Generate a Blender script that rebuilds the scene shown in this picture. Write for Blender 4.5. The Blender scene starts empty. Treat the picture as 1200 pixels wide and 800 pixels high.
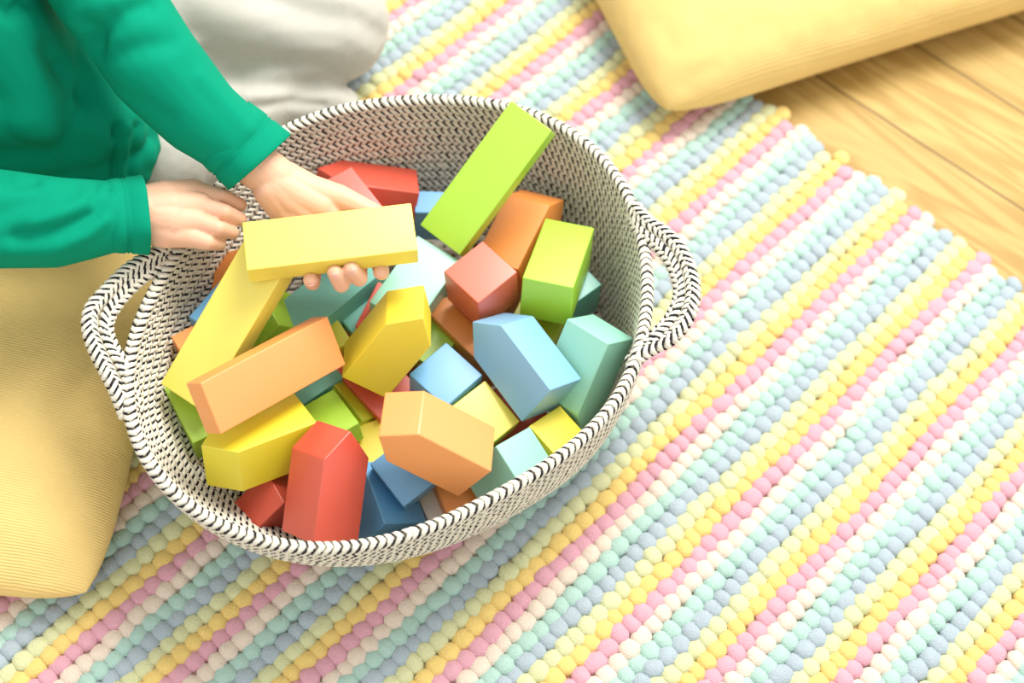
import bpy, bmesh, math, random
import numpy as np
from mathutils import Vector, Matrix, noise
random.seed(7); rng = np.random.default_rng(7)
SC = bpy.context.scene
COL = SC.collection

# ------------------------------------------------------------------ camera
F = 1800.0                                   # focal length in pixels of the 1200x800 frame
pitch, roll = math.radians(60.5), math.radians(-5.2)
fwd = np.array([0, math.cos(pitch), -math.sin(pitch)])
r0 = np.array([1., 0, 0]); u0 = np.cross(r0, fwd)
rgt = math.cos(roll)*r0 - math.sin(roll)*u0
upv = np.cross(rgt, fwd)
CAM = np.array([0, 0, .15]) - 1.16*fwd
def at(px, py, z):
    """the point at height z that the photograph shows at pixel px, py"""
    d = (px-600)/F*rgt - (py-400)/F*upv + fwd
    return CAM + d*((z-CAM[2])/d[2])
cd = bpy.data.cameras.new('camera'); cam = bpy.data.objects.new('camera', cd); COL.objects.link(cam)
M = Matrix([[rgt[i], upv[i], -fwd[i], CAM[i]] for i in range(3)] + [[0, 0, 0, 1]])
cam.matrix_world = M
cd.sensor_width = 36; cd.lens = F*36/1200; cd.clip_start = .02; cd.clip_end = 30
cd.dof.use_dof = True; cd.dof.focus_distance = 1.15; cd.dof.aperture_fstop = 3.6
SC.camera = cam

# ------------------------------------------------------------------ helpers
def srgb(r, g, b):
    f = lambda c: (c/255/12.92) if c/255 <= .04045 else ((c/255+.055)/1.055)**2.4
    return (f(r), f(g), f(b), 1)
def tag(o, label=None, cat=None, group=None, kind=None):
    if label: o['label'] = label
    if cat: o['category'] = cat
    if group: o['group'] = group
    if kind: o['kind'] = kind
    return o
def empty(name, loc):
    o = bpy.data.objects.new(name, None); COL.objects.link(o); o.location = Vector(loc); o.empty_display_size = .02
    return o
def link(name, me, mats, parent=None):
    for m in (mats if isinstance(mats, (list, tuple)) else [mats]): me.materials.append(m)
    o = bpy.data.objects.new(name, me); COL.objects.link(o)
    if parent is not None:
        o.parent = parent; o.matrix_parent_inverse = Matrix.Translation(-Vector(parent.location))
    return o
def npmesh(name, V, Q, mi=None, smooth=True):
    """V (n,3), Q (m,k) faces all with k corners"""
    V = np.asarray(V, np.float32); Q = np.asarray(Q, np.int32); k = Q.shape[1]
    me = bpy.data.meshes.new(name)
    me.vertices.add(len(V)); me.vertices.foreach_set('co', V.ravel())
    me.loops.add(Q.size); me.loops.foreach_set('vertex_index', Q.ravel())
    me.polygons.add(len(Q)); me.polygons.foreach_set('loop_start', np.arange(0, Q.size, k, dtype=np.int32))
    me.polygons.foreach_set('loop_total', np.full(len(Q), k, np.int32))
    me.polygons.foreach_set('use_smooth', np.full(len(Q), smooth, bool))
    if mi is not None: me.polygons.foreach_set('material_index', np.asarray(mi, np.int32))
    me.update(calc_edges=True); me.validate()
    return me
def mat(name, col, rough=.5, bump=None, spec=.5, noise_amt=.0, noise_scale=40, sss=0, sheen=0, stretch=None, coat=0):
    m = bpy.data.materials.new(name); m.use_nodes = True; nt = m.node_tree; N = nt.nodes; L = nt.links
    b = N['Principled BSDF']; b.inputs['Roughness'].default_value = rough
    b.inputs['Specular IOR Level'].default_value = spec
    b.inputs['Base Color'].default_value = col
    tc = N.new('ShaderNodeTexCoord'); mp = N.new('ShaderNodeMapping'); L.new(tc.outputs['Object'], mp.inputs['Vector'])
    if stretch: mp.inputs['Scale'].default_value = stretch
    if noise_amt:
        n = N.new('ShaderNodeTexNoise'); n.inputs['Scale'].default_value = noise_scale; n.inputs['Detail'].default_value = 4
        L.new(mp.outputs[0], n.inputs['Vector'])
        mx = N.new('ShaderNodeMix'); mx.data_type = 'RGBA'
        mx.inputs[6].default_value = tuple(min(1, c*(1-noise_amt)) for c in col[:3])+(1,)
        mx.inputs[7].default_value = tuple(min(1, c*(1+noise_amt)) for c in col[:3])+(1,)
        L.new(n.outputs['Fac'], mx.inputs[0]); L.new(mx.outputs[2], b.inputs['Base Color'])
    if bump:
        n2 = N.new('ShaderNodeTexNoise'); n2.inputs['Scale'].default_value = bump[0]; n2.inputs['Detail'].default_value = 3
        L.new(mp.outputs[0], n2.inputs['Vector'])
        bp = N.new('ShaderNodeBump'); bp.inputs['Strength'].default_value = bump[1]; bp.inputs['Distance'].default_value = bump[2]
        L.new(n2.outputs['Fac'], bp.inputs['Height']); L.new(bp.outputs[0], b.inputs['Normal'])
    if sss:
        b.inputs['Subsurface Weight'].default_value = sss; b.inputs['Subsurface Radius'].default_value = (1, .35, .2)
        b.inputs['Subsurface Scale'].default_value = .006
    if sheen:
        b.inputs['Sheen Weight'].default_value = sheen; b.inputs['Sheen Roughness'].default_value = .4
    if coat:
        b.inputs['Coat Weight'].default_value = coat; b.inputs['Coat Roughness'].default_value = .35
    return m

# ------------------------------------------------------------------ floor
def floor_mat():
    m = bpy.data.materials.new('light oak planks'); m.use_nodes = True; nt = m.node_tree; N = nt.nodes; L = nt.links
    b = N['Principled BSDF']; b.inputs['Roughness'].default_value = .5; b.inputs['Specular IOR Level'].default_value = .25
    tc = N.new('ShaderNodeTexCoord'); mp = N.new('ShaderNodeMapping'); L.new(tc.outputs['Object'], mp.inputs['Vector'])
    # object x runs along the planks, y across them
    sep = N.new('ShaderNodeSeparateXYZ'); L.new(mp.outputs[0], sep.inputs[0])
    def math_(op, a, bb=None):
        n = N.new('ShaderNodeMath'); n.operation = op
        for i, v in enumerate((a, bb)):
            if v is None: continue
            if isinstance(v, (int, float)): n.inputs[i].default_value = v
            else: L.new(v, n.inputs[i])
        return n.outputs[0]
    yy = math_('DIVIDE', sep.outputs[1], .0985)
    idx = math_('FLOOR', yy); fr = math_('SUBTRACT', yy, idx)
    wn = N.new('ShaderNodeTexWhiteNoise'); wn.noise_dimensions = '1D'; L.new(idx, wn.inputs['W'])
    xo = math_('ADD', sep.outputs[0], math_('MULTIPLY', wn.outputs['Value'], 3.0))
    cmb = N.new('ShaderNodeCombineXYZ'); L.new(math_('MULTIPLY', xo, 2.2), cmb.inputs[0])
    L.new(math_('MULTIPLY', sep.outputs[1], 16), cmb.inputs[1]); L.new(idx, cmb.inputs[2])
    n1 = N.new('ShaderNodeTexNoise'); n1.inputs['Scale'].default_value = 1.3; n1.inputs['Detail'].default_value = 3; n1.inputs['Distortion'].default_value = .6
    L.new(cmb.outputs[0], n1.inputs['Vector'])
    w = math_('MULTIPLY', n1.outputs['Fac'], 42.0); s = math_('SINE', w); s = math_('ADD', math_('MULTIPLY', s, .5), .5)
    n2 = N.new('ShaderNodeTexNoise'); n2.inputs['Scale'].default_value = 9; n2.inputs['Detail'].default_value = 5; L.new(cmb.outputs[0], n2.inputs['Vector'])
    f = math_('ADD', math_('MULTIPLY', s, .45), math_('MULTIPLY', n2.outputs['Fac'], .55))
    cr = N.new('ShaderNodeValToRGB'); L.new(f, cr.inputs[0])
    cr.color_ramp.elements[0].position = .15; cr.color_ramp.elements[0].color = srgb(160, 127, 62)
    cr.color_ramp.elements[1].position = .85; cr.color_ramp.elements[1].color = srgb(194, 163, 98)
    hv = N.new('ShaderNodeHueSaturation'); L.new(cr.outputs[0], hv.inputs['Color'])
    L.new(math_('ADD', math_('MULTIPLY', wn.outputs['Value'], .14), .93), hv.inputs['Value'])
    # dark joint between planks
    e = math_('MINIMUM', fr, math_('SUBTRACT', 1.0, fr)); seam = math_('LESS_THAN', e, .011)
    # butt joints
    xq = math_('DIVIDE', xo, 40.0); fx = math_('SUBTRACT', xq, math_('FLOOR', xq)); seam = math_('MAXIMUM', seam, math_('LESS_THAN', fx, .00003))
    mx = N.new('ShaderNodeMix'); mx.data_type = 'RGBA'; L.new(seam, mx.inputs[0]); L.new(hv.outputs[0], mx.inputs[6]); mx.inputs[7].default_value = srgb(96, 74, 40)
    L.new(mx.outputs[2], b.inputs['Base Color'])
    bp = N.new('ShaderNodeBump'); bp.inputs['Strength'].default_value = .35; bp.inputs['Distance'].default_value = .001; bp.invert = True
    L.new(math_('ADD', seam, math_('MULTIPLY', s, .08)), bp.inputs['Height']); L.new(bp.outputs[0], b.inputs['Normal'])
    return m
ang = math.radians(-35.9)
me = bpy.data.meshes.new('floor'); bm = bmesh.new(); bmesh.ops.create_cube(bm, size=1)
bmesh.ops.scale(bm, vec=(5, 5, .04), verts=bm.verts); bmesh.ops.translate(bm, vec=(0, 0, -.02), verts=bm.verts); bm.to_mesh(me); bm.free()
fl = link('floor', me, floor_mat()); fl['kind'] = 'structure'
fl.rotation_euler = (0, 0, ang)
pn = np.array([-math.sin(ang), math.cos(ang)]); sp = at(1075, 165, 0)[:2]
off = float(sp@pn); fl.location = (pn[0]*off, pn[1]*off, 0)

# ------------------------------------------------------------------ rug
RA = math.radians(50.9); D1 = np.array([math.cos(RA), math.sin(RA)]); D2 = np.array([math.sin(RA), -math.cos(RA)])
rug_cols = [('pink', (219, 164, 177)), ('cream', (228, 211, 194)), ('aqua', (174, 206, 194)), ('grey blue', (170, 184, 192)), ('pale lime', (211, 213, 166)), ('yellow', (234, 204, 124))]
rug_mats = []
for nme, c in rug_cols:
    rug_mats.append(mat(nme+' chenille yarn', srgb(*c), rough=.95, bump=(900, .8, .0016), noise_amt=.10, noise_scale=160, sheen=.25, spec=.15))
def rug():
    t = bmesh.new(); bmesh.ops.create_icosphere(t, subdivisions=2, radius=1); t.verts.ensure_lookup_table()
    SV = np.array([v.co[:] for v in t.verts]); SF = np.array([[v.index for v in f.verts] for f in t.faces]); t.free()
    pk = [-.733, -.663, -.593, -.523, -.453, -.382, -.312, -.242, -.170, -.098, -.028, .044, .117, .191, .264, .338, .413, .487, .56, .633]
    VS, FS, MI = [], [], []; n = 0
    for k in range(len(pk)-1):
        for j in range(6):
            v0 = pk[k] + (pk[k+1]-pk[k])*j/6; sp_ = (pk[k+1]-pk[k])/6
            u = -.62 + rng.uniform(0, .01); end = .4165 + rng.uniform(-.003, .003)
            ph = rng.uniform(0, 9)
            while u < end:
                ln = rng.uniform(.0112, .0155); 
                if rng.random() < .05: ln *= 1.3
                uc = u+ln/2; wob = .0010*math.sin(uc*33+ph) + rng.normal(0, .0006)
                sc = np.array([ln*.64, sp_*rng.uniform(.68, .76), rng.uniform(.0050, .0062)])
                P = SV.copy(); P = np.sign(P)*np.abs(P)**.9
                P = P*sc; a = rng.normal(.22, .12); ca, sa = math.cos(a), math.sin(a)
                P = np.stack([P[:, 0]*ca-P[:, 1]*sa, P[:, 0]*sa+P[:, 1]*ca, P[:, 2]], 1)
                P *= 1+.05*rng.normal(size=(len(P), 1))
                loc = D1*uc + D2*(v0+wob)
                z = .0065 + rng.uniform(-.0006, .0008)
                W = np.concatenate([loc+P[:, :1]*D1+P[:, 1:2]*D2, P[:, 2:]+z], 1)
                W[:, 2] = np.maximum(W[:, 2], .0012)
                VS.append(W); FS.append(SF+n); n += len(W); MI += [j]*len(SF)
                u += ln*.985
    V = np.concatenate(VS); Fc = np.concatenate(FS)
    # woven backing
    q = [D1*u+D2*v for u, v in ((-.62, -.74), (.413, -.74), (.413, .63), (-.62, .63))]
    me = npmesh('rug_pile', V, Fc, MI)
    o = link('pile', me, rug_mats)
    bk = bmesh.new(); a = [bk.verts.new((p[0], p[1], z)) for z in (.0005, .005) for p in q]
    for f in ((3, 2, 1, 0), (4, 5, 6, 7), (0, 1, 5, 4), (1, 2, 6, 5), (2, 3, 7, 6), (3, 0, 4, 7)): bk.faces.new([a[i] for i in f])
    m2 = bpy.data.meshes.new('rug_backing'); bk.to_mesh(m2); bk.free()
    root = empty('rug', (0, 0, 0))
    o.parent = root
    link('backing', m2, mat('rug backing cotton', srgb(226, 208, 180), rough=.95), root)
    tag(root, 'chunky pastel striped rug of bobbly chenille rows lying on the wooden floor', 'rug')
rug()

# ------------------------------------------------------------------ rope braid
rope_cream = mat('cream cotton rope', srgb(226, 221, 206), rough=.9, bump=(900, .35, .0006), noise_amt=.12, noise_scale=300, spec=.2)
rope_black = mat('black cotton thread', srgb(38, 38, 42), rough=.85, spec=.2)
rope_core = mat('rope core', srgb(112, 107, 96), rough=.95, spec=.1)
def braid(P, Sdir, Ndir, closed, rS=.0050, rN=.0044, pitch=.0056, flip=1):
    """one braided rope along the points P (n,3); Sdir, Ndir unit vectors across it.  returns verts, quads, material index"""
    P = np.asarray(P); n = len(P)
    Q = np.vstack([P, P[:1]]) if closed else P
    Sd = np.vstack([Sdir, Sdir[:1]]) if closed else Sdir; Nd = np.vstack([Ndir, Ndir[:1]]) if closed else Ndir
    L = np.concatenate([[0], np.cumsum(np.linalg.norm(np.diff(Q, axis=0), axis=1))]); tot = L[-1]
    def ev(s):
        s = np.mod(s, tot) if closed else np.clip(s, 0, tot)
        g = lambda A: np.stack([np.interp(s, L, A[:, i]) for i in range(3)], -1)
        return g(Q), g(Sd), g(Nd)
    VS, FS, MI = [], [], []; base = 0
    # core
    m = max(24, int(tot/.006)); ss = np.linspace(0, tot, m, endpoint=not closed); c, S, Nn = ev(ss); K = 8
    ph = np.arange(K)*2*np.pi/K
    ring = c[:, None]+.80*(rS*np.sin(ph)[None, :, None]*S[:, None]+rN*np.cos(ph)[None, :, None]*Nn[:, None])
    VS.append(ring.reshape(-1, 3))
    mm = m if closed else m-1
    i = np.arange(mm)[:, None]; j = np.arange(K)[None]
    FS.append(np.stack([i*K+j, i*K+(j+1) % K, ((i+1) % m)*K+(j+1) % K, ((i+1) % m)*K+j], -1).reshape(-1, 4)); MI.append(np.full(mm*K, 2)); base += m*K
    # strands
    cnt = max(3, int(round(tot/pitch))); pt = tot/cnt
    s0 = (np.arange(cnt)+.5)*pt
    T = 9; G = 5; tt = np.linspace(0, 1, T); gg = np.arange(G)*2*np.pi/G
    for side, blk in ((1, 0), (-1, 0), (1, 1), (-1, 1), (1, 2), (-1, 2)):
        if True:
            lo, hi = ((10, 72) if blk else (-8, 188))
            if blk and side < 0: lo, hi = 20, 50
            if blk == 2: lo, hi = 180-lo, 180-hi
            phi = np.radians(lo+(hi-lo)*tt)*side
            inner = None
            adv = pt*1.05*np.sin(np.clip(np.abs(phi), 0, np.pi))*flip
            s = s0[:, None]+adv[None]+(pt*.5 if blk else 0)+(pt*.5 if side < 0 else 0)
            s = s+rng.normal(0, pt*.07, size=(cnt, 1))
            c, S, Nn = ev(s)
            tap = np.sin(np.pi*np.clip(tt*.94+.03, 0, 1))**.35
            rr = (pt*.215 if blk else pt*.43)*tap
            R = (1.0 if blk else .93)
            rad = 1+ (0.02 if blk else .03)*np.sin(np.pi*tt)
            ctr = c+(R*rad)[None, :, None]*(rS*np.sin(phi)[None, :, None]*S+rN*np.cos(phi)[None, :, None]*Nn)
            outw = rS*np.sin(phi)[None, :, None]*S+rN*np.cos(phi)[None, :, None]*Nn
            outw = outw/np.linalg.norm(outw, axis=-1, keepdims=True)
            tg = np.gradient(ctr, axis=1); tg /= np.linalg.norm(tg, axis=-1, keepdims=True)+1e-12
            sdw = np.cross(tg, outw)
            flat = .62
            V = ctr[:, :, None]+rr[None, :, None, None]*(np.cos(gg)[None, None, :, None]*sdw[:, :, None]+flat*np.sin(gg)[None, None, :, None]*outw[:, :, None])
            VS.append(V.reshape(-1, 3))
            a = np.arange(cnt)[:, None, None]*T*G; b = np.arange(T-1)[None, :, None]*G; g = np.arange(G)[None, None]
            FS.append((np.stack([a+b+g, a+b+(g+1) % G, a+b+G+(g+1) % G, a+b+G+g], -1)+base).reshape(-1, 4))
            MI.append(np.full(cnt*(T-1)*G, 1 if blk else 0)); base += cnt*T*G
    return np.concatenate(VS), np.concatenate(FS), np.concatenate(MI)
def merge(parts):
    V, Fq, Mi = [], [], []; b = 0
    for v, f, m in parts: V.append(v); Fq.append(f+b); Mi.append(m); b += len(v)
    return np.concatenate(V), np.concatenate(Fq), np.concatenate(Mi)

# ------------------------------------------------------------------ basket
H = .150
rim_px = [(520,117),(590,121),(640,135),(690,168),(725,212),(748,262),(757,300),(760,345),(756,385),(745,425),(715,475),(688,505),(649,537),(592,575),(565,590),(520,610),(460,630),(410,638),(370,637),(320,634),(285,626),(248,612),(204,577),(172,536),(154,500),(149,465),(154,430),(160,404),(163,374),(170,346),(184,320),(206,292),(235,256),(270,205),(305,166),(345,143),(370,134),(400,126),(450,119)]
RP = np.array([at(x, y, H)[:2] for x, y in rim_px]); RC = RP.mean(0)*0+np.array([(RP[:, 0].max()+RP[:, 0].min())/2, (RP[:, 1].max()+RP[:, 1].min())/2])
def rim_fourier(NT=360, K=5):
    d = RP-RC; th = np.unwrap(np.arctan2(d[:, 1], d[:, 0])); r = np.hypot(d[:, 0], d[:, 1])
    A = np.stack([np.ones_like(th)]+[f(k*th) for k in range(1, K+1) for f in (np.cos, np.sin)], 1)
    co = np.linalg.lstsq(A, r, rcond=None)[0]
    t = np.linspace(0, 2*np.pi, NT, endpoint=False)
    B = np.stack([np.ones_like(t)]+[f(k*t) for k in range(1, K+1) for f in (np.cos, np.sin)], 1)
    rr = B@co
    return np.stack([rr*np.cos(t), rr*np.sin(t)], 1)
RIM = rim_fourier()
BS, BOFF = .75, np.array([.036, .012])
def wall_pt(t):
    """ring of the wall at height fraction t (0 base, 1 rim)"""
    f = math.sin(min(1, t)*math.pi/2*.92)/math.sin(math.pi/2*.92); f = f**.92
    s = BS+(1-BS)*f
    w = .0025*math.sin(t*9+1)
    ring = RC+BOFF*(1-f)+RIM*(s+w*.3)
    return np.concatenate([ring, np.full((len(ring), 1), .0165+(H-.005-.0165)*t)], 1)
basket = empty('basket', (RC[0]+BOFF[0], RC[1]+BOFF[1], .012))
tag(basket, 'oval basket of coiled cream and black rope with two loop handles, full of blocks', 'basket')
NR = 16
def rows(i0, i1):
    out = []
    for i in range(i0, i1):
        t = i/(NR-1); R0 = wall_pt(t); Ra = wall_pt(t-.02); Rb = wall_pt(t+.02)
        S = Rb-Ra; S /= np.linalg.norm(S, axis=1, keepdims=True)
        T = np.roll(R0, -1, 0)-np.roll(R0, 1, 0); T /= np.linalg.norm(T, axis=1, keepdims=True)
        Nn = np.cross(T, S); Nn /= np.linalg.norm(Nn, axis=1, keepdims=True)
        out.append(braid(R0, S, Nn, True, flip=1, rS=.0051, rN=.0046, pitch=.0062))
    return out
b_mats = [rope_cream, rope_black, rope_core]
link('wall', npmesh('basket_wall', *merge(rows(0, NR-1))), b_mats, basket)
link('rim', npmesh('basket_rim', *merge(rows(NR-1, NR))), b_mats, basket)
# coiled bottom
parts = []
R0 = wall_pt(0)
for k in range(1, 11):
    s = 1-k*.098
    if s <= .02: break
    P = R0.copy(); P[:, :2] = RC+BOFF+(R0[:, :2]-RC-BOFF)*s; P[:, 2] = .0165
    T = np.roll(P, -1, 0)-np.roll(P, 1, 0); T /= np.linalg.norm(T, axis=1, keepdims=True)
    Z = np.tile([0, 0, 1.], (len(P), 1)); S = np.cross(Z, T)
    parts.append(braid(P, S, Z, True, rS=.0060, rN=.0040, pitch=.014))
link('bottom', npmesh('basket_bottom', *merge(parts)), b_mats, basket)
def smooth_path(pts, n=90):
    pts = np.asarray(pts, float); m = len(pts); out = []
    L = np.concatenate([[0], np.cumsum(np.linalg.norm(np.diff(pts, axis=0), axis=1))])
    for s in np.linspace(0, L[-1], n):
        i = min(np.searchsorted(L, s, side='right')-1, m-2); u = (s-L[i])/(L[i+1]-L[i])
        p0, p1, p2, p3 = pts[max(i-1, 0)], pts[i], pts[i+1], pts[min(i+2, m-1)]
        out.append(.5*((2*p1)+(-p0+p2)*u+(2*p0-5*p1+4*p2-p3)*u*u+(-p0+3*p1-3*p2+p3)*u**3))
    return np.array(out)
def handle(outer, inner, nm):
    parts = []
    A = smooth_path([at(*p) for p in outer]); B = smooth_path([at(*p) for p in inner])
    for P, Qq in ((A, B), (B, A)):
        T = np.gradient(P, axis=0); T /= np.linalg.norm(T, axis=1, keepdims=True)
        S = (A-B); S -= (S*T).sum(1, keepdims=True)*T; S /= np.linalg.norm(S, axis=1, keepdims=True)+1e-9
        N_ = np.cross(T, S)
        parts.append(braid(P, S, N_, False, rS=.0054, rN=.0050, pitch=.0058, flip=1 if P is A else -1))
    return link(nm, npmesh('basket_handle', *merge(parts)), b_mats, basket)
handle([(741,238,.146),(757,259,.152),(778,273,.156),(797,293,.158),(809,320,.158),(812,348,.158),(803,376,.157),(786,396,.154),(765,407,.150),(748,419,.146),(741,430,.140)],
       [(741,252,.142),(752,272,.147),(769,286,.150),(784,303,.152),(794,324,.152),(797,346,.152),(789,369,.151),(776,386,.149),(758,402,.146),(746,416,.139),(738,426,.134)], 'handle')
handle([(200,288,.148),(172,303,.155),(147,320,.158),(125,342,.160),(108,362,.160),(105,384,.159),(112,408,.157),(124,432,.153),(137,458,.149),(148,486,.141)],
       [(208,292,.141),(180,314,.149),(158,331,.152),(140,350,.153),(127,370,.153),(124,388,.152),(131,408,.150),(143,428,.147),(153,452,.141),(160,484,.134)], 'handle')

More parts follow.
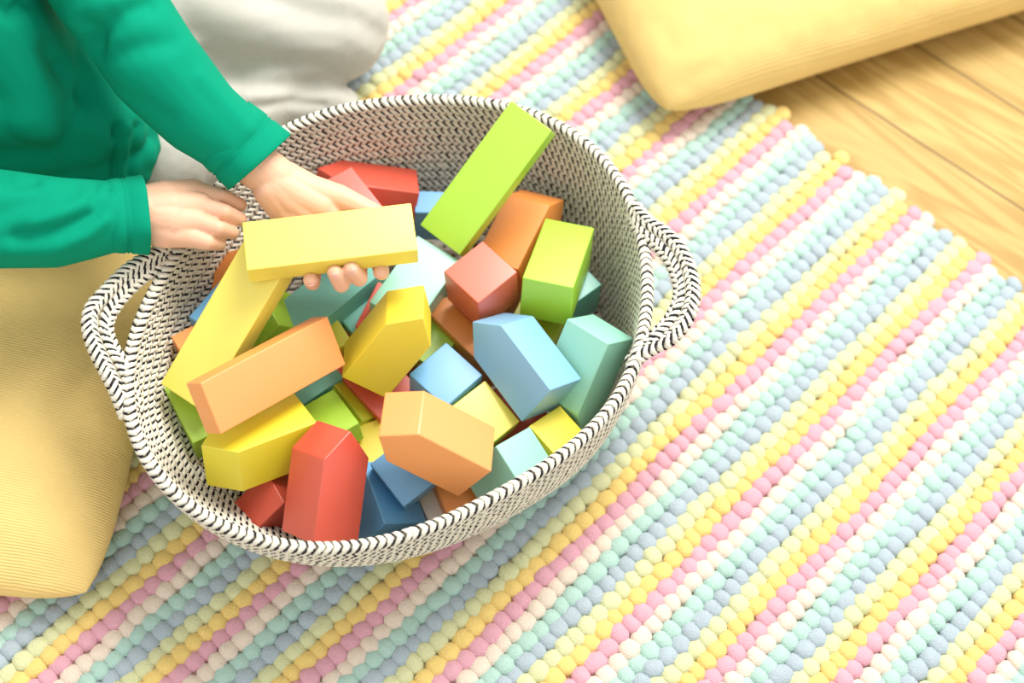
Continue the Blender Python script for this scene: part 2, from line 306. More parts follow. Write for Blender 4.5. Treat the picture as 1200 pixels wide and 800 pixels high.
# ------------------------------------------------------------------ blocks
BC = dict(yellow=(238,216,50), yellowd=(228,214,36), lime=(164,212,40), orange=(230,140,58), orangep=(236,154,78), red=(208,76,52), salmon=(220,98,70), blue=(90,158,204), bluel=(124,178,212),
          mint=(146,210,188), teal=(104,182,168), olive=(190,194,30), yellows=(237,220,86), white=(240,236,226), green=(160,200,40))
def grain_mat(nm, c):
    return mat(nm+' stained wood', srgb(*c), rough=.5, bump=(90, .05, .0005), spec=1.0, noise_amt=.04, noise_scale=45, stretch=(1, 1, .25), coat=.35)
bmats = {k: grain_mat(k, c) for k, c in BC.items()}
FITS = {
 'held': {'kind': 'box', 'dims': [0.1261, 0.04032, 0.02041], 'R': [[0.97288, -0.23133, -0.00065], [0.23021, 0.96846, -0.0953], [0.02268, 0.09257, 0.99545]], 't': [-0.14136, 0.04643, 0.19231]},
 'limeplank': {'kind': 'box', 'dims': [0.12259, 0.04112, 0.0205], 'R': [[0.52178, -0.83347, -0.18185], [0.7018, 0.54058, -0.46396], [0.485, 0.11446, 0.86699]], 't': [-0.03099, 0.14553, 0.15107]},
 'yellowlong': {'kind': 'box', 'dims': [0.12552, 0.04136, 0.02063], 'R': [[-0.42986, 0.86462, -0.2601], [-0.76583, -0.50173, -0.4022], [-0.47825, 0.0263, 0.87783]], 't': [-0.21431, -0.00645, 0.14375]},
 'orangeplank': {'kind': 'box', 'dims': [0.12027, 0.04031, 0.02047], 'R': [[0.63635, -0.39556, 0.66226], [0.70786, 0.64063, -0.29752], [-0.30658, 0.65812, 0.68767]], 't': [-0.17745, -0.04653, 0.15097]},
 'yellowhouseleft': {'kind': 'house', 'dims': [0.04016, 0.04014, 0.06371, 0.02047], 'R': [[-0.57303, 0.05439, -0.81773], [0.74848, -0.37166, -0.54922], [-0.33379, -0.92677, 0.17226]], 't': [-0.18363, -0.08788, 0.11169]},
 'yellowcentre': {'kind': 'house', 'dims': [0.04031, 0.04012, 0.06366, 0.02034], 'R': [[0.85173, -0.0948, 0.51534], [-0.10336, 0.93378, 0.3426], [-0.51369, -0.34507, 0.78553]], 't': [-0.09079, 0.00593, 0.13043]},
 'orangehouse': {'kind': 'house', 'dims': [0.04135, 0.04098, 0.06441, 0.02049], 'R': [[0.553, -0.00606, -0.83316], [0.18182, 0.97675, 0.11358], [0.8131, -0.2143, 0.54125]], 't': [-0.05297, -0.08651, 0.14953]},
 'bluehouse': {'kind': 'house', 'dims': [0.04053, 0.04067, 0.06372, 0.02039], 'R': [[0.47639, 0.59339, -0.64881], [0.28874, 0.59141, 0.7529], [0.83047, -0.54601, 0.1104]], 't': [0.00719, 0.00289, 0.11988]},
 'redhouse': {'kind': 'house', 'dims': [0.04089, 0.04078, 0.06314, 0.0205], 'R': [[0.71945, -0.69307, 0.04535], [0.37185, 0.4395, 0.81766], [-0.58662, -0.5714, 0.57391]], 't': [-0.12656, -0.11371, 0.11818]},
 'salmon': {'kind': 'box', 'dims': [0.0405, 0.04129, 0.041], 'R': [[0.73138, 0.67673, -0.08438], [-0.67875, 0.73434, 0.00615], [0.06612, 0.05278, 0.99642]], 't': [-0.02778, 0.06278, 0.12372]},
 'limehouse': {'kind': 'box', 'dims': [0.04079, 0.03953, 0.08003], 'R': [[-0.98308, 0.01287, -0.18274], [0.16878, -0.32412, -0.93084], [-0.07121, -0.94593, 0.31646]], 't': [0.03112, 0.08727, 0.1163]},
 'mintright': {'kind': 'house', 'dims': [0.04073, 0.04081, 0.06335, 0.02052], 'R': [[0.52763, 0.80341, -0.27593], [0.54356, -0.56894, -0.61713], [-0.6528, 0.17563, -0.73689]], 't': [0.05633, 0.0058, 0.09624]},
 'bluesquare': {'kind': 'box', 'dims': [0.0405, 0.0405, 0.041], 'R': [[0.64093, -0.7676, 0.0], [0.7676, 0.64093, -0.0], [0.0, 0.0, 1.0]], 't': [-0.04864, -0.01234, 0.0905]},
 'yellowsquare': {'kind': 'box', 'dims': [0.04157, 0.04176, 0.04], 'R': [[0.68566, -0.71001, 0.16046], [0.72791, 0.66807, -0.15436], [0.0024, 0.22264, 0.9749]], 't': [-0.02049, -0.03923, 0.08497]},
 'yellowsmall': {'kind': 'box', 'dims': [0.04116, 0.04102, 0.041], 'R': [[0.55848, -0.72035, 0.41133], [0.70433, 0.67374, 0.2236], [-0.4382, 0.16484, 0.88363]], 't': [0.03679, -0.05388, 0.08091]},
 'mintmid': {'kind': 'box', 'dims': [0.08543, 0.04121, 0.0206], 'R': [[0.63828, -0.75299, -0.16005], [0.76981, 0.62433, 0.1327], [0.0, -0.20791, 0.97815]], 't': [-0.14957, 0.0568, 0.09229]},
 'mintcentre': {'kind': 'box', 'dims': [0.07039, 0.04138, 0.04], 'R': [[-0.44571, 0.89339, 0.05651], [-0.89184, -0.43772, -0.11414], [-0.07724, -0.10127, 0.99186]], 't': [-0.08153, 0.06574, 0.10043]},
 'redback': {'kind': 'house', 'dims': [0.04194, 0.0419, 0.06423, 0.02082], 'R': [[-0.15819, -0.12575, -0.97937], [0.88136, -0.46516, -0.08263], [-0.44517, -0.87625, 0.18441]], 't': [-0.13531, 0.1637, 0.08548]},
 'redpoke': {'kind': 'box', 'dims': [0.0498, 0.04084, 0.06], 'R': [[0.64008, 0.76831, -0.0], [-0.76831, 0.64008, 0.0], [0.0, -0.0, 1.0]], 't': [-0.14235, 0.12291, 0.1091]},
 'blueback': {'kind': 'box', 'dims': [0.05036, 0.02216, 0.04129], 'R': [[0.99712, -0.07578, 0.0], [0.07578, 0.99712, 0.0], [0.0, 0.0, 1.0]], 't': [-0.06621, 0.15885, 0.07377]},
 'orangeback': {'kind': 'house', 'dims': [0.04127, 0.03999, 0.06483, 0.02065], 'R': [[0.27227, -0.90398, 0.32968], [0.00484, 0.34391, 0.93899], [-0.96221, -0.25407, 0.09801]], 't': [0.00091, 0.1356, 0.09066]},
 'orangelow': {'kind': 'box', 'dims': [0.07539, 0.02061, 0.03016], 'R': [[0.73532, 0.67772, -0.0], [-0.67772, 0.73532, 0.0], [0.0, -0.0, 1.0]], 't': [-0.03627, 0.03576, 0.07733]},
 'orangeright': {'kind': 'box', 'dims': [0.04594, 0.04185, 0.041], 'R': [[0.67732, -0.73569, 0.0], [0.73569, 0.67732, 0.0], [0.0, 0.0, 1.0]], 't': [-0.02398, 0.09916, 0.0421]},
 'tealright': {'kind': 'box', 'dims': [0.04157, 0.04157, 0.041], 'R': [[-0.71499, 0.69914, -0.0], [-0.69914, -0.71499, 0.0], [0.0, 0.0, 1.0]], 't': [0.04016, 0.0986, 0.06467]},
 'greenleft': {'kind': 'box', 'dims': [0.05961, 0.04074, 0.06], 'R': [[-0.56988, -0.82173, 0.0], [0.82173, -0.56988, 0.0], [0.0, 0.0, 1.0]], 't': [-0.23322, -0.04983, 0.07185]},
 'greenmid': {'kind': 'box', 'dims': [0.041, 0.041, 0.041], 'R': [[-0.56758, -0.6307, -0.52922], [0.82332, -0.43479, -0.36483], [0.0, -0.64279, 0.76604]], 't': [-0.19496, 0.02914, 0.08912]},
 'orangeleft': {'kind': 'box', 'dims': [0.04157, 0.04153, 0.04157], 'R': [[-0.92118, -0.38468, -0.05865], [-0.14406, 0.19714, 0.96973], [-0.36148, 0.90175, -0.23702]], 't': [-0.21619, 0.06565, 0.09002]},
 'limemid': {'kind': 'box', 'dims': [0.04151, 0.04147, 0.02079], 'R': [[0.59383, 0.7878, -0.16353], [-0.77175, 0.61518, 0.16112], [0.22753, 0.03052, 0.97329]], 't': [-0.13799, -0.05233, 0.08221]},
 'oliveplank': {'kind': 'box', 'dims': [0.06, 0.018, 0.0205], 'R': [[-0.66215, -0.64898, 0.37469], [0.74937, -0.57344, 0.33107], [0.0, 0.5, 0.86603]], 't': [-0.12843, -0.01884, 0.06662]},
 'redmid': {'kind': 'box', 'dims': [0.08, 0.041, 0.0205], 'R': [[-0.7135, -0.70066, 0.0], [0.70066, -0.7135, 0.0], [0.0, 0.0, 1.0]], 't': [-0.11148, 0.00104, 0.07175]},
 'yellowlow': {'kind': 'box', 'dims': [0.04157, 0.0659, 0.041], 'R': [[0.90474, -0.42597, 0.0], [0.42597, 0.90474, -0.0], [0.0, 0.0, 1.0]], 't': [-0.08569, -0.06702, 0.05258]},
 'blueupper': {'kind': 'box', 'dims': [0.04162, 0.07096, 0.02078], 'R': [[0.69095, 0.7228, -0.01249], [-0.70054, 0.6652, -0.25838], [-0.17845, 0.18727, 0.96596]], 't': [-0.0579, -0.07944, 0.09806]},
 'bluelower': {'kind': 'box', 'dims': [0.05474, 0.04081, 0.041], 'R': [[-0.42692, -0.74075, 0.51868], [0.90429, -0.34971, 0.24487], [0.0, 0.57358, 0.81915]], 't': [-0.08934, -0.10558, 0.06258]},
 'whitelow': {'kind': 'box', 'dims': [0.05112, 0.02096, 0.041], 'R': [[-0.47072, -0.88228, 0.0], [0.88228, -0.47072, 0.0], [0.0, 0.0, 1.0]], 't': [-0.05166, -0.09321, 0.04349]},
 'orangefront': {'kind': 'box', 'dims': [0.05029, 0.0342, 0.041], 'R': [[-0.44738, -0.89434, 0.0], [0.89434, -0.44738, 0.0], [0.0, 0.0, 1.0]], 't': [-0.03209, -0.08836, 0.06133]},
 'mintfront': {'kind': 'box', 'dims': [0.0405, 0.0405, 0.04939], 'R': [[0.60218, -0.61049, 0.51448], [0.67195, 0.73555, 0.08632], [-0.43112, 0.29372, 0.85315]], 't': [0.00689, -0.08522, 0.10104]},
 'redsmall': {'kind': 'box', 'dims': [0.03014, 0.04119, 0.04119], 'R': [[-0.58261, -0.6226, -0.52242], [0.81275, -0.44631, -0.3745], [0.0, -0.64279, 0.76604]], 't': [-0.1693, -0.11361, 0.06605]},
 'tealdark': {'kind': 'box', 'dims': [0.045, 0.05, 0.02], 'R': [[-0.67233, -0.74025, 0.0], [0.74025, -0.67233, 0.0], [0.0, 0.0, 1.0]], 't': [-0.12323, 0.06046, 0.08]},
 'redsliver': {'kind': 'box', 'dims': [0.045, 0.0205, 0.02], 'R': [[0.28585, -0.95827, 0.0], [0.95827, 0.28585, -0.0], [0.0, 0.0, 1.0]], 't': [-0.10836, 0.04562, 0.094]},
 'olivemid': {'kind': 'box', 'dims': [0.041, 0.03, 0.02], 'R': [[-0.59688, -0.80233, 0.0], [0.80233, -0.59688, 0.0], [0.0, 0.0, 1.0]], 't': [-0.15015, 0.02545, 0.085]},
 'tealsmall': {'kind': 'box', 'dims': [0.045, 0.03, 0.02], 'R': [[0.71078, -0.70341, 0.0], [0.70341, 0.71078, 0.0], [0.0, 0.0, 1.0]], 't': [-0.15586, -0.01191, 0.072]},
 'oliveright': {'kind': 'box', 'dims': [0.05, 0.04, 0.02], 'R': [[0.31634, -0.94865, 0.0], [0.94865, 0.31634, 0.0], [0.0, 0.0, 1.0]], 't': [0.02021, 0.06163, 0.076]},
 'greenunder': {'kind': 'box', 'dims': [0.05, 0.04, 0.02], 'R': [[0.50421, -0.86358, 0.0], [0.86358, 0.50421, 0.0], [0.0, 0.0, 1.0]], 't': [-0.06482, 0.03769, 0.074]},
 'blueleft': {'kind': 'box', 'dims': [0.041, 0.041, 0.03], 'R': [[0.46486, -0.88538, 0.0], [0.88538, 0.46486, -0.0], [0.0, 0.0, 1.0]], 't': [-0.22361, 0.02031, 0.107]},
 'orangefarleft': {'kind': 'box', 'dims': [0.041, 0.045, 0.03], 'R': [[0.78349, -0.6214, 0.0], [0.6214, 0.78349, -0.0], [0.0, 0.0, 1.0]], 't': [-0.23318, -0.00861, 0.101]},
 'darkred': {'kind': 'box', 'dims': [0.04577, 0.03051, 0.02034], 'R': [[0.68936, -0.72442, 0.0], [0.72442, 0.68936, 0.0], [0.0, 0.0, 1.0]], 't': [-0.09116, 0.02137, 0.0331]},
 'redgap': {'kind': 'box', 'dims': [0.05, 0.045, 0.02], 'R': [[0.76185, -0.64776, 0.0], [0.64776, 0.76185, 0.0], [0.0, 0.0, 1.0]], 't': [0.00205, -0.01719, 0.058]}}
def block(key, color, label, name='toy_block', cat='toy block'):
    f = FITS[key]; bm = bmesh.new(); d = f['dims']
    if f['kind'] == 'box':
        vs = [bm.verts.new(((x-.5)*d[0], (y-.5)*d[1], (z-.5)*d[2])) for x in (0, 1) for y in (0, 1) for z in (0, 1)]
    else:
        w, dd, h, r = d; pr = [(-w/2, 0), (w/2, 0), (w/2, h), (0, h+r), (-w/2, h)]
        vs = [bm.verts.new((a, y, b-(h+r)/2)) for y in (-dd/2, dd/2) for a, b in pr]
    r = bmesh.ops.convex_hull(bm, input=vs)
    bmesh.ops.dissolve_limit(bm, angle_limit=.02, verts=bm.verts, edges=bm.edges)
    bmesh.ops.recalc_face_normals(bm, faces=bm.faces)
    bmesh.ops.bevel(bm, geom=list(bm.edges), offset=.0013, segments=3, profile=.6, affect='EDGES', clamp_overlap=True)
    for fc in bm.faces: fc.smooth = True
    me = bpy.data.meshes.new(name); bm.to_mesh(me); bm.free()
    me.set_sharp_from_angle(angle=.6)
    o = link(name, me, bmats[color])
    R = Matrix(f['R']).to_4x4(); o.matrix_world = Matrix.Translation(f['t'])@R
    return tag(o, label, cat, 'wooden toy blocks in the rope basket')
for args in [
    ('held', 'yellows', "pale yellow rectangular block held flat on the child's open upturned palm"),
    ('limeplank', 'lime', 'long lime green plank leaning up against the far inner wall of the basket'),
    ('yellowlong', 'yellows', 'long yellow plank lying slanted below the held block, its lower end near the left wall'),
    ('orangeplank', 'orangep', 'long light orange plank lying across the yellow plank and a yellow pointed block at left'),
    ('orangehouse', 'orangep', 'pale orange pointed block with a bright square face, lying on top at the front middle'),
    ('yellowcentre', 'yellow', 'large yellow pointed block standing tilted in the middle of the pile, below the fingertips'),
    ('redhouse', 'red', 'large red pointed block standing upright against the front rim'),
    ('salmon', 'salmon', 'salmon red cube on top of the pile, left of the thick lime block'),
    ('bluehouse', 'bluel', 'large light blue pointed block right of centre, its tip towards the salmon cube'),
    ('limehouse', 'lime', 'thick lime green block on top at the right, with a bright pale upper face'),
    ('redpoke', 'red', 'orange red block corner poking up behind the hand, in front of the red pointed block'),
    ('yellowhouseleft', 'yellowd', 'yellow pointed block at the left front, half under the light orange plank'),
    ('mintright', 'mint', 'large mint green block standing against the right wall, beside the light blue pointed block'),
    ('mintcentre', 'mint', 'mint green block half in shadow between the fingertips and the salmon cube'),
    ('mintmid', 'teal', 'sea green block lying under the fingertips, above the tip of the light orange plank'),
    ('redback', 'red', 'red pointed block lying against the far wall of the basket behind the hand'),
    ('orangeback', 'orange', 'orange pointed block against the far right wall, beside the leaning lime plank'),
    ('blueupper', 'blue', 'medium blue block whose corner sticks out under the pale orange pointed block'),
    ('mintfront', 'mint', 'mint green block at the front rim, right of the pale orange pointed block'),
    ('yellowsquare', 'yellows', 'pale yellow square faced block between the two light blue blocks and the pale orange one'),
    ('bluesquare', 'blue', 'light blue cube with its square top facing up, in the middle of the pile'),
    ('yellowsmall', 'yellow', 'bright yellow square block at the front right rim, between two mint green blocks'),
    ('bluelower', 'blue', 'blue block against the front rim, right beside the upright red pointed block'),
    ('limemid', 'lime', 'lime green square face between the left yellow pointed block and an olive plank'),
    ('orangelow', 'orange', 'narrow orange plank edge squeezed between the salmon cube and the light blue cube'),
    ('greenmid', 'lime', 'lime green pointed tip wedged beside the long yellow plank, above the light orange plank'),
    ('redsliver', 'red', 'thin red sliver of a plank beside the large yellow pointed block, below the fingertips'),
    ('greenleft', 'green', 'lime green block low at the left wall, under the end of the long yellow plank'),
    ('blueback', 'blue', 'blue block at the far wall between the red pointed block and the leaning lime plank'),
    ('yellowlow', 'yellow', 'yellow block partly covered by the pale orange pointed block and the upright red one'),
    ('orangeleft', 'orange', 'brownish orange block at the left wall, below the fingers of the resting hand'),
    ('oliveplank', 'olive', 'narrow olive yellow plank edge running between the lime square face and a red plank'),
    ('redmid', 'red', 'flat red plank lying low under the large yellow pointed block'),
    ('redsmall', 'red', 'small dark red block low in the shade, left of the upright red one'),
    ('tealright', 'teal', 'sea green block corner showing right of the thick lime green block'),
    ('orangefront', 'orange', 'orange block deep at the front rim under the pale orange pointed block'),
    ('whitelow', 'white', 'white block edge deep at the front rim, between a blue and an orange block'),
    ('orangeright', 'orange', 'orange block just showing in the gap between the salmon cube and the thick lime block'),
    ('tealdark', 'teal', 'dark sea green block deep in the gap left of the large yellow pointed block'),
    ('olivemid', 'olive', 'olive block just showing at the right end of the light orange plank'),
    ('tealsmall', 'teal', 'small dark sea green block deep below the light orange plank, above the lime square face'),
    ('oliveright', 'olive', 'olive yellow block in the gap below the thick lime block, between light blue and mint'),
    ('greenunder', 'green', 'green block deep between the large yellow pointed block and the light blue cube'),
    ('blueleft', 'blue', 'blue block corner at the left wall behind the long yellow plank'),
    ('orangefarleft', 'orangep', 'small orange block corner low at the left wall, left of the long yellow plank'),
    ('darkred', 'red', 'dark red block deep in the gap above the pale orange pointed block'),
    ('redgap', 'red', 'dark red block barely showing in the gap between light blue and pale yellow blocks')]:
    block(*args)
# ------------------------------------------------------------------ cushions
def corduroy(name, c, rib=(0, 1, 0)):
    m = mat(name, srgb(*c), rough=.95, noise_amt=.06, noise_scale=30, spec=.1, sheen=.12)
    nt = m.node_tree; N = nt.nodes; L = nt.links; b = N['Principled BSDF']
    tc = N.new('ShaderNodeTexCoord'); w = N.new('ShaderNodeTexWave'); w.wave_type = 'BANDS'; w.bands_direction = 'Y'
    w.inputs['Scale'].default_value = 150; w.inputs['Distortion'].default_value = 1.2; w.inputs['Detail'].default_value = 1; w.inputs['Detail Scale'].default_value = .6
    L.new(tc.outputs['Object'], w.inputs['Vector'])
    bp = N.new('ShaderNodeBump'); bp.inputs['Strength'].default_value = .5; bp.inputs['Distance'].default_value = .0008
    L.new(w.outputs['Fac'], bp.inputs['Height'])
    n2 = N.new('ShaderNodeTexNoise'); n2.inputs['Scale'].default_value = 22; L.new(tc.outputs['Object'], n2.inputs['Vector'])
    b2 = N.new('ShaderNodeBump'); b2.inputs['Strength'].default_value = .5; b2.inputs['Distance'].default_value = .006
    L.new(n2.outputs['Fac'], b2.inputs['Height']); L.new(bp.outputs[0], b2.inputs['Normal']); L.new(b2.outputs[0], b.inputs['Normal'])
    return m
cord = corduroy('yellow corduroy', (224, 194, 124))
def cushion(corner, along, side, W, Lh, T, label, seed=0, z0=.002):
    """corner: world xy of the visible corner; along: unit dir of the first edge; side: unit dir of the second edge"""
    n = 72; u = np.linspace(-1, 1, n+1); U, Vv = np.meshgrid(u, u, indexing='ij')
    U = np.sin(U*np.pi/2*.985)/np.sin(np.pi/2*.985); Vv = np.sin(Vv*np.pi/2*.985)/np.sin(np.pi/2*.985)
    k = .14
    X = U*np.sqrt(1-k*np.abs(Vv)**10*.5)*(1-.025*(1-Vv**2)); Y = Vv*np.sqrt(1-k*np.abs(U)**10*.5)*(1-.025*(1-U**2))
    cr = np.clip(np.abs(U)**6*np.abs(Vv)**6, 0, 1); X = X*(1-.012*cr); Y = Y*(1-.012*cr)
    h = (np.clip(1-np.abs(U)**3.2, 0, 1)*np.clip(1-np.abs(Vv)**3.2, 0, 1))**.42
    o = (seed*3.7)
    wr = np.array([[noise.noise(Vector((a*3+o, b*3, o))) for b in Vv[0]] for a in U[:, 0]])
    wr2 = np.array([[abs(noise.noise(Vector((a*7+b*2+o, b*7-a*2, o)))) for b in Vv[0]] for a in U[:, 0]])
    seam = T*.30
    zt = seam+(T-seam)*h*(1+.10*wr)-.006*(1-wr2)*np.clip(1-h, 0, 1)*h*3
    zb = seam*(1-np.clip(h*1.25, 0, 1))
    top = np.stack([X*W/2, Y*Lh/2, zt+z0], -1).reshape(-1, 3); bot = np.stack([X*W/2, Y*Lh/2, zb+z0], -1).reshape(-1, 3)
    N1 = n+1; i = np.arange(n)[:, None]; j = np.arange(n)[None]
    q = np.stack([i*N1+j, (i+1)*N1+j, (i+1)*N1+j+1, i*N1+j+1], -1).reshape(-1, 4)
    V = np.concatenate([top, bot]); Q = np.concatenate([q, q[:, ::-1]+len(top)])
    me = npmesh('cushion', V, Q)
    bm = bmesh.new(); bm.from_mesh(me); bmesh.ops.remove_doubles(bm, verts=bm.verts, dist=.0004); bmesh.ops.recalc_face_normals(bm, faces=bm.faces); bm.to_mesh(me); bm.free()
    for p in me.polygons: p.use_smooth = True
    o = link('floor_cushion', me, cord)
    a = np.array(along)/np.linalg.norm(along); s = np.array(side)/np.linalg.norm(side)
    c = np.array(corner)+a*W/2*.985+s*Lh/2*.985
    o.location = (c[0], c[1], 0); o.rotation_euler = (0, 0, math.atan2(a[1], a[0]))
    return tag(o, label, 'cushion', None)
def perp(v, like):
    p = np.array([-v[1], v[0]]); return p if p@like > 0 else -p
T1 = .085
c1 = at(112, 712, .034)[:2]; e1 = at(186, 420, .034)[:2]-c1; s1 = perp(e1, at(-100, 700, .034)[:2]-c1)
e1 = e1/np.linalg.norm(e1); s1 = s1/np.linalg.norm(s1)
cushion(c1, s1, e1, .56, .62, T1, 'yellow corduroy floor cushion that the child sits on, at the left of the basket', 1, .012)
c2 = at(776, 138, .042)[:2]; e2 = at(1210, 5, .042)[:2]-c2; s2 = perp(e2, at(700, 0, .04)[:2]-c2)
e2 = e2/np.linalg.norm(e2); s2 = s2/np.linalg.norm(s2)
cushion(c2, e2, s2, .56, .46, .115, 'yellow corduroy cushion lying half on the rug, half on bare floorboards', 2, .006)

# ------------------------------------------------------------------ the child
skin = mat('skin', srgb(229, 181, 152), rough=.5, sss=.18, bump=(420, .10, .0004), noise_amt=.03, noise_scale=60, spec=.35)
nailm = mat('fingernail', srgb(236, 186, 168), rough=.3, spec=.5)
teal = mat('teal jersey', srgb(0, 140, 109), rough=.88, bump=(1100, .25, .0004), noise_amt=.03, noise_scale=70, spec=.12)
marl = mat('grey marl jersey', srgb(187, 185, 176), rough=.92, bump=(900, .3, .0005), noise_amt=.10, noise_scale=260, sheen=.2, spec=.15, stretch=(1, 3, 1))
hairm = mat('dark brown hair', srgb(52, 36, 26), rough=.5, bump=(300, .6, .002), stretch=(1, 1, .1))
def A(px, py, z): return Vector(at(px, py, z))
_ico = {}
def capsule(bm, p0, ra, p1, rb, sub=3):
    if sub not in _ico:
        t = bmesh.new(); bmesh.ops.create_icosphere(t, subdivisions=sub, radius=1); _ico[sub] = [v.co.copy() for v in t.verts]; t.free()
    d = (p1-p0); vs = []
    if d.length < 1e-6: d = Vector((0, 0, 1e-4)); p1 = p0+d
    dn = d.normalized()
    for c in _ico[sub]:
        if c.dot(dn) <= .12: vs.append(bm.verts.new(p0+c*ra))
        if c.dot(dn) >= -.12: vs.append(bm.verts.new(p1+c*rb))
    r = bmesh.ops.convex_hull(bm, input=vs)
    dead = [g for g in r['geom_interior'] if isinstance(g, bmesh.types.BMVert)]
    if dead: bmesh.ops.delete(bm, geom=dead, context='VERTS')
def chain(bm, pts, sub=3):
    """pts: (px, py, z, r) or (Vector, r)"""
    P = [(A(*p[:3]), p[3]) if len(p) == 4 else (Vector(p[0]), p[1]) for p in pts]
    if len(P) == 1: capsule(bm, P[0][0], P[0][1], P[0][0]+Vector((0, 0, .0002)), P[0][1], sub)
    for (a, ra), (b, rb) in zip(P, P[1:]): capsule(bm, a, ra, b, rb, sub)
def solid(name, bm, voxel, it, m, parent, disp=None, fac=.5):
    me = bpy.data.meshes.new(name); bmesh.ops.recalc_face_normals(bm, faces=bm.faces); bm.to_mesh(me); bm.free()
    o = bpy.data.objects.new(name+'_tmp', me); COL.objects.link(o)
    md = o.modifiers.new('r', 'REMESH'); md.mode = 'VOXEL'; md.voxel_size = voxel; md.use_smooth_shade = True
    sm = o.modifiers.new('s', 'SMOOTH'); sm.factor = fac; sm.iterations = it
    dg = bpy.context.evaluated_depsgraph_get(); dg.update()
    m2 = bpy.data.meshes.new_from_object(o.evaluated_get(dg)); bpy.data.objects.remove(o)
    if disp:
        n = len(m2.vertices); co = np.empty(n*3, np.float32); no = np.empty(n*3, np.float32)
        m2.vertices.foreach_get('co', co); m2.vertices.foreach_get('normal', no); co = co.reshape(-1, 3); no = no.reshape(-1, 3)
        d = disp(co.astype(float), no.astype(float)).astype(np.float32)
        m2.vertices.foreach_set('co', (co+no*d[:, None]).ravel()); m2.update()
    for p in m2.polygons: p.use_smooth = True
    m2.name = name
    return link(name, m2, m, parent)

hip = A(0, 60, .17)
child = empty('person', (hip.x, hip.y, .02))
tag(child, 'small child in teal long-sleeved top and grey trousers, seated, holding out a yellow block', 'person')
Lsh, Lel = A(20, -190, .35), A(120, -15, .285)
Rsh, Rel = A(-190, 10, .35), A(-120, 235, .215)
body = bmesh.new()
# torso core, neck and head (above the frame)
hipc = A(-60, 30, .17); chest = A(-110, -110, .33); neck = (Lsh+Rsh)/2+Vector((-.01, .0, .045))
head = neck+Vector((.03, -.015, .105))
capsule(body, hipc, .070, chest, .062); capsule(body, chest, .055, Lsh, .030); capsule(body, chest, .055, Rsh, .030)
capsule(body, chest, .05, neck, .030); capsule(body, neck, .030, head, .035)
look = (Vector((-.1, .02, .12))-head).normalized(); sidev = look.cross(Vector((0, 0, 1))).normalized(); upw = sidev.cross(look).normalized()
capsule(body, head-look*.018+upw*.018, .070, head+look*.012+upw*.01, .064)
capsule(body, head+look*.02-upw*.035, .045, head+look*.034-upw*.052, .026)
capsule(body, head+look*.070-upw*.012, .008, head+look*.080-upw*.022, .0085, 2)
for s in (1, -1):
    capsule(body, head+sidev*s*.066-upw*.012-look*.004, .009, head+sidev*s*.070+upw*.006-look*.008, .011, 2)
    capsule(body, head+look*.052+sidev*s*.030-upw*.03, .018, head+look*.050+sidev*s*.030-upw*.034, .018, 2)
    capsule(body, head+look*.066+sidev*s*.010-upw*.046, .0045, head+look*.069-upw*.045, .005, 2)
# left arm: palm up under the block
chain(body, [(Lsh, .030), (Lel, .026)]); chain(body, [(Lel, .026), (235, 130, .225, .0235), (300, 193, .193, .0185)])
chain(body, [(300, 193, .193, .0185), (326, 211, .184, .0170)])
for pts in ([(318, 222, .183, .0145), (334, 241, .172, .0150), (368, 273, .163, .0100)],
            [(326, 211, .184, .0160), (352, 232, .171, .0150), (392, 272, .161, .0105)],
            [(326, 211, .184, .0160), (358, 228, .171, .0150), (413, 265, .161, .0105)],
            [(330, 210, .183, .0150), (362, 226, .172, .0145), (432, 260, .161, .0100)],
            [(330, 210, .183, .0155), (362, 224, .178, .0135), (398, 233, .1745, .0110), (444, 253, .170, .0078), (466, 266, .165, .0068)],
            [(322, 214, .1845, .0160), (345, 228, .1790, .0152), (375, 243, .1730, .0135), (392, 262, .1650, .0100)],
            [(322, 220, .1830, .0155), (345, 238, .1750, .0145), (368, 256, .1680, .0120)],
            # little, ring, middle and index finger
            [(368, 273, .161, .0085), (368, 312, .158, .0066), (366, 331, .170, .0060), (364, 328, .180, .0057)],
            [(391, 272, .160, .0090), (398, 316, .160, .0068), (400, 333, .176, .0064), (392.5, 319.5, .189, .0060)],
            [(413, 265, .160, .0090), (420, 308, .160, .0068), (421, 326, .177, .0064), (411.5, 315, .190, .0060)],
            [(432, 260, .160, .0090), (443, 302, .160, .0066), (447, 319, .172, .0061), (446, 319, .178, .0058)]):
    chain(body, pts)
# right arm: hand resting palm down on the rim
chain(body, [(Rsh, .030), (Rel, .026)]); chain(body, [(Rel, .026), (40, 255, .197, .0235), (140, 252, .188, .0195), (172, 250, .184, .0190)])
for pts in ([(172, 244, .183, .0180), (196, 236, .182, .0165), (226, 225, .180, .0105)],
            [(172, 250, .184, .0185), (200, 245, .183, .0170), (234, 241, .182, .0102)],
            [(172, 254, .183, .0185), (200, 258, .182, .0160), (229, 259, .180, .0100)],
            [(172, 260, .180, .0175), (196, 269, .178, .0145), (220, 276, .176, .0095)],
            [(226, 225, .180, .0095), (259, 230, .180, .0061), (281, 240, .170, .0055)],
            [(234, 242, .182, .0088), (264, 248.5, .183, .0061), (281, 256.5, .172, .0055)],
            [(229, 260, .180, .0085), (256, 267.5, .181, .0060), (272, 272.5, .170, .0055)],
            [(220, 277, .176, .0085), (243, 283.5, .176, .0062), (257, 285.5, .167, .0054)],
            [(188, 234, .172, .0130), (224, 226, .160, .0080), (252, 232, .156, .0068)]):
    chain(body, pts)
solid('body', body, .0010, 2, skin, child)
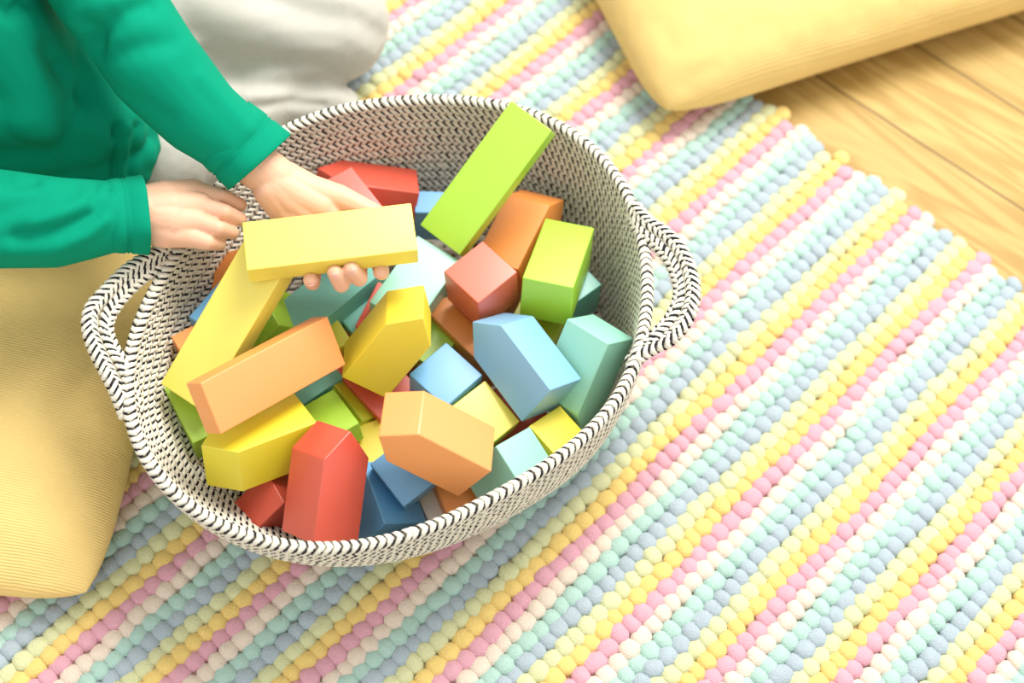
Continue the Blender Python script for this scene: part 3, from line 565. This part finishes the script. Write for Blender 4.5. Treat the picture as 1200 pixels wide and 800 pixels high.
# nails of the curled fingers
def nail(tip, dip, r, nrm=(.10, -.80, .58), w=.0040, l=.0046):
    tip, dip = A(*tip), A(*dip); ax = (tip-dip).normalized(); nrm = Vector(nrm).normalized(); nrm = (nrm-ax*nrm.dot(ax)).normalized(); sd = ax.cross(nrm)
    bm = bmesh.new(); bmesh.ops.create_uvsphere(bm, u_segments=16, v_segments=10, radius=1)
    c = tip+nrm*(r-.0007)+ax*.0006
    for v in bm.verts:
        x, y, zz = v.co; v.co = c+sd*(x*w)+ax*(y*l)+nrm*(zz*.0010-.0016*x*x)
    me = bpy.data.meshes.new('fingernail'); bm.to_mesh(me); bm.free()
    for p in me.polygons: p.use_smooth = True
    return link('fingernail', me, nailm, child)
nail((364, 328, .180), (366, 331, .170), .0057)
nail((392.5, 319.5, .189), (400, 333, .176), .0060)
nail((411.5, 315, .190), (421, 326, .177), .0060, nrm=(.35, -.75, .55))
# clothes
def make_folds(lines, seed, amp=.0030):
    """soft cloth: broad noise plus ridges (positive) and creases (negative) along the lines of pixels"""
    segs = [(np.array([q[:2] for q in pts], float), np.array([at(*q) for q in pts]).mean(0), a, w*1650) for pts, a, w in lines]
    def f(co, no):
        d = np.array([amp*(.6*noise.noise(Vector(c)*14+Vector((seed, 1, 7)))+.25*noise.noise(Vector(c)*31)) for c in co.tolist()])
        rel = co-CAM; dist = rel@fwd; px = np.stack([600+F*(rel@rgt)/dist, 400-F*(rel@upv)/dist], 1)
        face = np.clip(-(no*rel).sum(1)/np.linalg.norm(rel, axis=1)*2, 0, 1)
        for P, mid, a, w in segs:
            best = np.full(len(co), 1e4)
            for p, q in zip(P, P[1:]):
                v = q-p; t = np.clip(((px-p)@v)/(v@v), 0, 1); best = np.minimum(best, np.linalg.norm(px-p-t[:, None]*v, axis=1))
            near = np.clip(2-np.abs(dist-(mid-CAM)@fwd)/.035, 0, 1)
            d += 1.25*a*np.exp(-(best/w)**2)*face*near
        return d
    return f
top = bmesh.new()
chain(top, [(Lsh, .046), (Lel, .0385), (180, 76, .250, .0365), (232, 133, .222, .0325), (270, 162, .208, .0290)])
chain(top, [(Rsh, .046), (Rel, .040), (-20, 256, .206, .0375), (60, 260, .198, .0340), (128, 254, .189, .0275)])
chain(top, [(-190, -90, .35, .050), (Lsh, .044)]); chain(top, [(hipc, .088), (chest, .078)])
capsule(top, chest, .072, Lsh, .042); capsule(top, chest, .072, Rsh, .042); capsule(top, chest, .06, neck-Vector((0, 0, .03)), .038)
# belly of the loose top and the hem that hangs into the lap
chain(top, [(-60, 20, .235, .080), (0, 80, .205, .066)])
chain(top, [(-70, -20, .28, .065), (-10, 40, .245, .050), (30, 100, .205, .048), (40, 140, .180, .040)])
chain(top, [(-40, 150, .180, .055), (40, 150, .165, .048), (92, 150, .160, .038), (128, 150, .155, .030)])
chain(top, [(40, 60, .215, .034), (92, 105, .185, .030), (118, 150, .165, .026)])
chain(top, [(0, 190, .145, .040), (80, 190, .135, .036), (130, 185, .130, .030), (158, 180, .128, .019)])
chain(top, [(110, 110, .15, .030), (150, 150, .135, .024), (170, 172, .124, .013)])
chain(top, [(128, 200, .125, .022), (155, 198, .120, .016)])
TF = [([(62, 58, .25), (88, 118, .215), (82, 150, .20)], -.006, .010), ([(0, 150, .235), (50, 160, .22), (110, 150, .19)], .005, .014),
      ([(0, 182, .21), (60, 178, .20), (100, 168, .18)], -.006, .011), ([(80, 75, .24), (120, 140, .19), (138, 160, .17)], -.005, .007),
      ([(140, 150, .16), (134, 205, .15)], -.004, .004), ([(152, 150, .15), (143, 205, .14)], .003, .004), ([(160, 150, .15), (150, 205, .14)], -.004, .0045),
      ([(100, 62, .29), (118, 38, .30), (150, 14, .30), (176, 4, .29)], -.0050, .008), ([(104, 26, .30), (112, 34, .30), (110, 60, .29)], -.0040, .006),
      ([(96, 80, .275), (130, 66, .285), (170, 54, .28), (200, 50, .265)], -.0030, .008), ([(90, 20, .31), (130, 4, .31)], .004, .012),
      ([(120, 98, .26), (160, 118, .255), (200, 140, .235)], -.0016, .006), ([(235, 90, .24), (262, 116, .225), (290, 150, .21)], .0016, .006),
      ([(0, 250, .235), (40, 236, .235), (90, 222, .215)], -.0022, .007), ([(40, 262, .235), (84, 246, .228), (118, 228, .21)], .0028, .007),
      ([(20, 278, .225), (70, 270, .222), (112, 250, .21), (122, 226, .205)], -.0040, .006), ([(0, 292, .21), (60, 292, .205), (100, 276, .20), (120, 258, .20)], .0030, .006),
      ([(0, 200, .235), (18, 214, .235), (40, 210, .225)], -.0035, .006), ([(112, 214, .205), (108, 232, .21)], -.003, .004), ([(-5, 4, .30), (12, 16, .29), (30, 2, .29)], -.005, .006)]
solidt = solid('top', top, .0022, 9, teal, child, make_folds(TF, 3))
solidt.name = 'long_sleeved_top'
def cuff(c0, c1, r0, r1, name, tilt=None, squash=.86, seed=0):
    """an open ribbed hem: a double walled tube from c0 to c1"""
    c0, c1 = A(*c0), A(*c1); ax = (c1-c0); Lg = ax.length; ax.normalize()
    s = ax.cross(Vector((0, 0, 1))).normalized(); u = s.cross(ax).normalized(); n = 72; V = []
    prof = [(0, -.0015), (0, .0), (.25, .0012), (.42, .0016), (.46, .0004), (.50, .0018), (.54, .0005), (.60, .0018), (.85, .0022), (.97, .0026), (1.0, .0016), (.985, -.0004), (.8, -.0012), (.3, -.0016)]
    for t, d in prof:
        for k in range(n):
            a = 2*math.pi*k/n; w = .0018*noise.noise(Vector((math.cos(a)*1.5+seed, math.sin(a)*1.5, t*.8)))*(.4+t)
            r = r0+(r1-r0)*t+d+w
            sk = (tilt or 0)*math.cos(a)*t
            V.append(c0+ax*(Lg*t+sk)+s*(math.cos(a)*r)+u*(math.sin(a)*r*squash))
    m = len(prof); Q = [[i*n+k, i*n+(k+1) % n, ((i+1) % m)*n+(k+1) % n, ((i+1) % m)*n+k] for i in range(m) for k in range(n)]
    me = npmesh(name, np.array([v[:] for v in V]), Q)
    bm = bmesh.new(); bm.from_mesh(me); bmesh.ops.recalc_face_normals(bm, faces=bm.faces); bm.to_mesh(me); bm.free()
    for p in me.polygons: p.use_smooth = True
    o = link(name, me, teal); o.parent = solidt; o.matrix_parent_inverse = solidt.matrix_world.inverted()
    return o
bpy.context.view_layer.update()
cuff((262, 152, .212), (305, 190, .193), .0300, .0300, 'cuff', tilt=-.004, seed=1)
cuff((122, 254, .190), (171, 251, .184), .0275, .0285, 'cuff', seed=5, squash=.9)
legs = bmesh.new()
chain(legs, [(hipc+Vector((0, 0, -.04)), .085), (150, 20, .105, .070), (300, 26, .082, .0585), (384, 27, .072, .0570)])
chain(legs, [(380, 34, .064, .053), (330, 92, .050, .040), (240, 165, .055, .038), (190, 190, .065, .042)])
chain(legs, [(300, 122, .052, .028), (372, 118, .042, .024), (400, 122, .036, .0170)])
chain(legs, [(hipc+Vector((0, 0, -.04)), .085), (20, 120, .125, .055), (95, 200, .115, .042), (20, 240, .10, .04)])
chain(legs, [(190, 190, .075, .040), (120, 150, .09, .05)])
LF = [([(300, -10, .13), (350, 10, .125), (420, 24, .10), (445, 40, .09)], -.0035, .009), ([(240, 70, .13), (285, 92, .11), (350, 104, .09), (425, 104, .06)], -.0060, .008),
      ([(225, 40, .14), (262, 62, .135), (290, 76, .12)], -.0035, .010), ([(230, 0, .15), (300, 30, .135), (380, 60, .12)], .0025, .012),
      ([(290, 112, .09), (340, 106, .085), (395, 110, .07)], .0030, .006), ([(285, 128, .085), (340, 120, .08), (380, 124, .07)], -.0022, .004)]
solid('trousers', legs, .0024, 5, marl, child, make_folds(LF, 9, .0026))
hb = bmesh.new()
capsule(hb, head-look*.022+upw*.026, .074, head-look*.004+upw*.026, .067)
for k in (-4, -3, -2, -1, 1, 2, 3, 4):
    a = k*.40; d = (look*math.cos(a)*.8+sidev*math.sin(a)*.9).normalized()
    capsule(hb, head+upw*.055+d*.035, .022, head+upw*.02*math.cos(a)+d*(.060-.003*abs(k))+upw*.022-look*(.014*abs(k)/4), .012, 2)
capsule(hb, head-look*.05, .045, head-look*.052-upw*.04, .030)
solid('hair', hb, .003, 3, hairm, child)
for s in (1, -1):
    bm = bmesh.new(); bmesh.ops.create_uvsphere(bm, u_segments=16, v_segments=10, radius=.0085)
    bmesh.ops.translate(bm, vec=head+look*.0655+sidev*s*.026-upw*.004, verts=bm.verts)
    me = bpy.data.meshes.new('eye'); bm.to_mesh(me); bm.free()
    for p in me.polygons: p.use_smooth = True
    link('eye', me, hairm, child)

# ------------------------------------------------------------------ daylight
w = bpy.data.worlds.new('world'); SC.world = w; w.use_nodes = True
bg = w.node_tree.nodes['Background']; bg.inputs[0].default_value = (1, .985, .95, 1); bg.inputs[1].default_value = .92
def area(name, loc, target, size, power, col=(1, 1, 1)):
    l = bpy.data.lights.new(name, 'AREA'); l.shape = 'RECTANGLE'; l.size, l.size_y = size; l.energy = power; l.color = col
    o = bpy.data.objects.new(name, l); COL.objects.link(o); o.location = loc
    o.rotation_euler = (Vector(target)-Vector(loc)).to_track_quat('-Z', 'Y').to_euler()
area('window_light', (.70, 1.50, 2.40), (0, .1, 0), (1.35, 1.35), 93, (1, .975, .92))
vs = SC.view_settings; vs.view_transform = 'Standard'; vs.look = 'None'; vs.gamma = 1; vs.exposure = .30
vs.use_curve_mapping = False
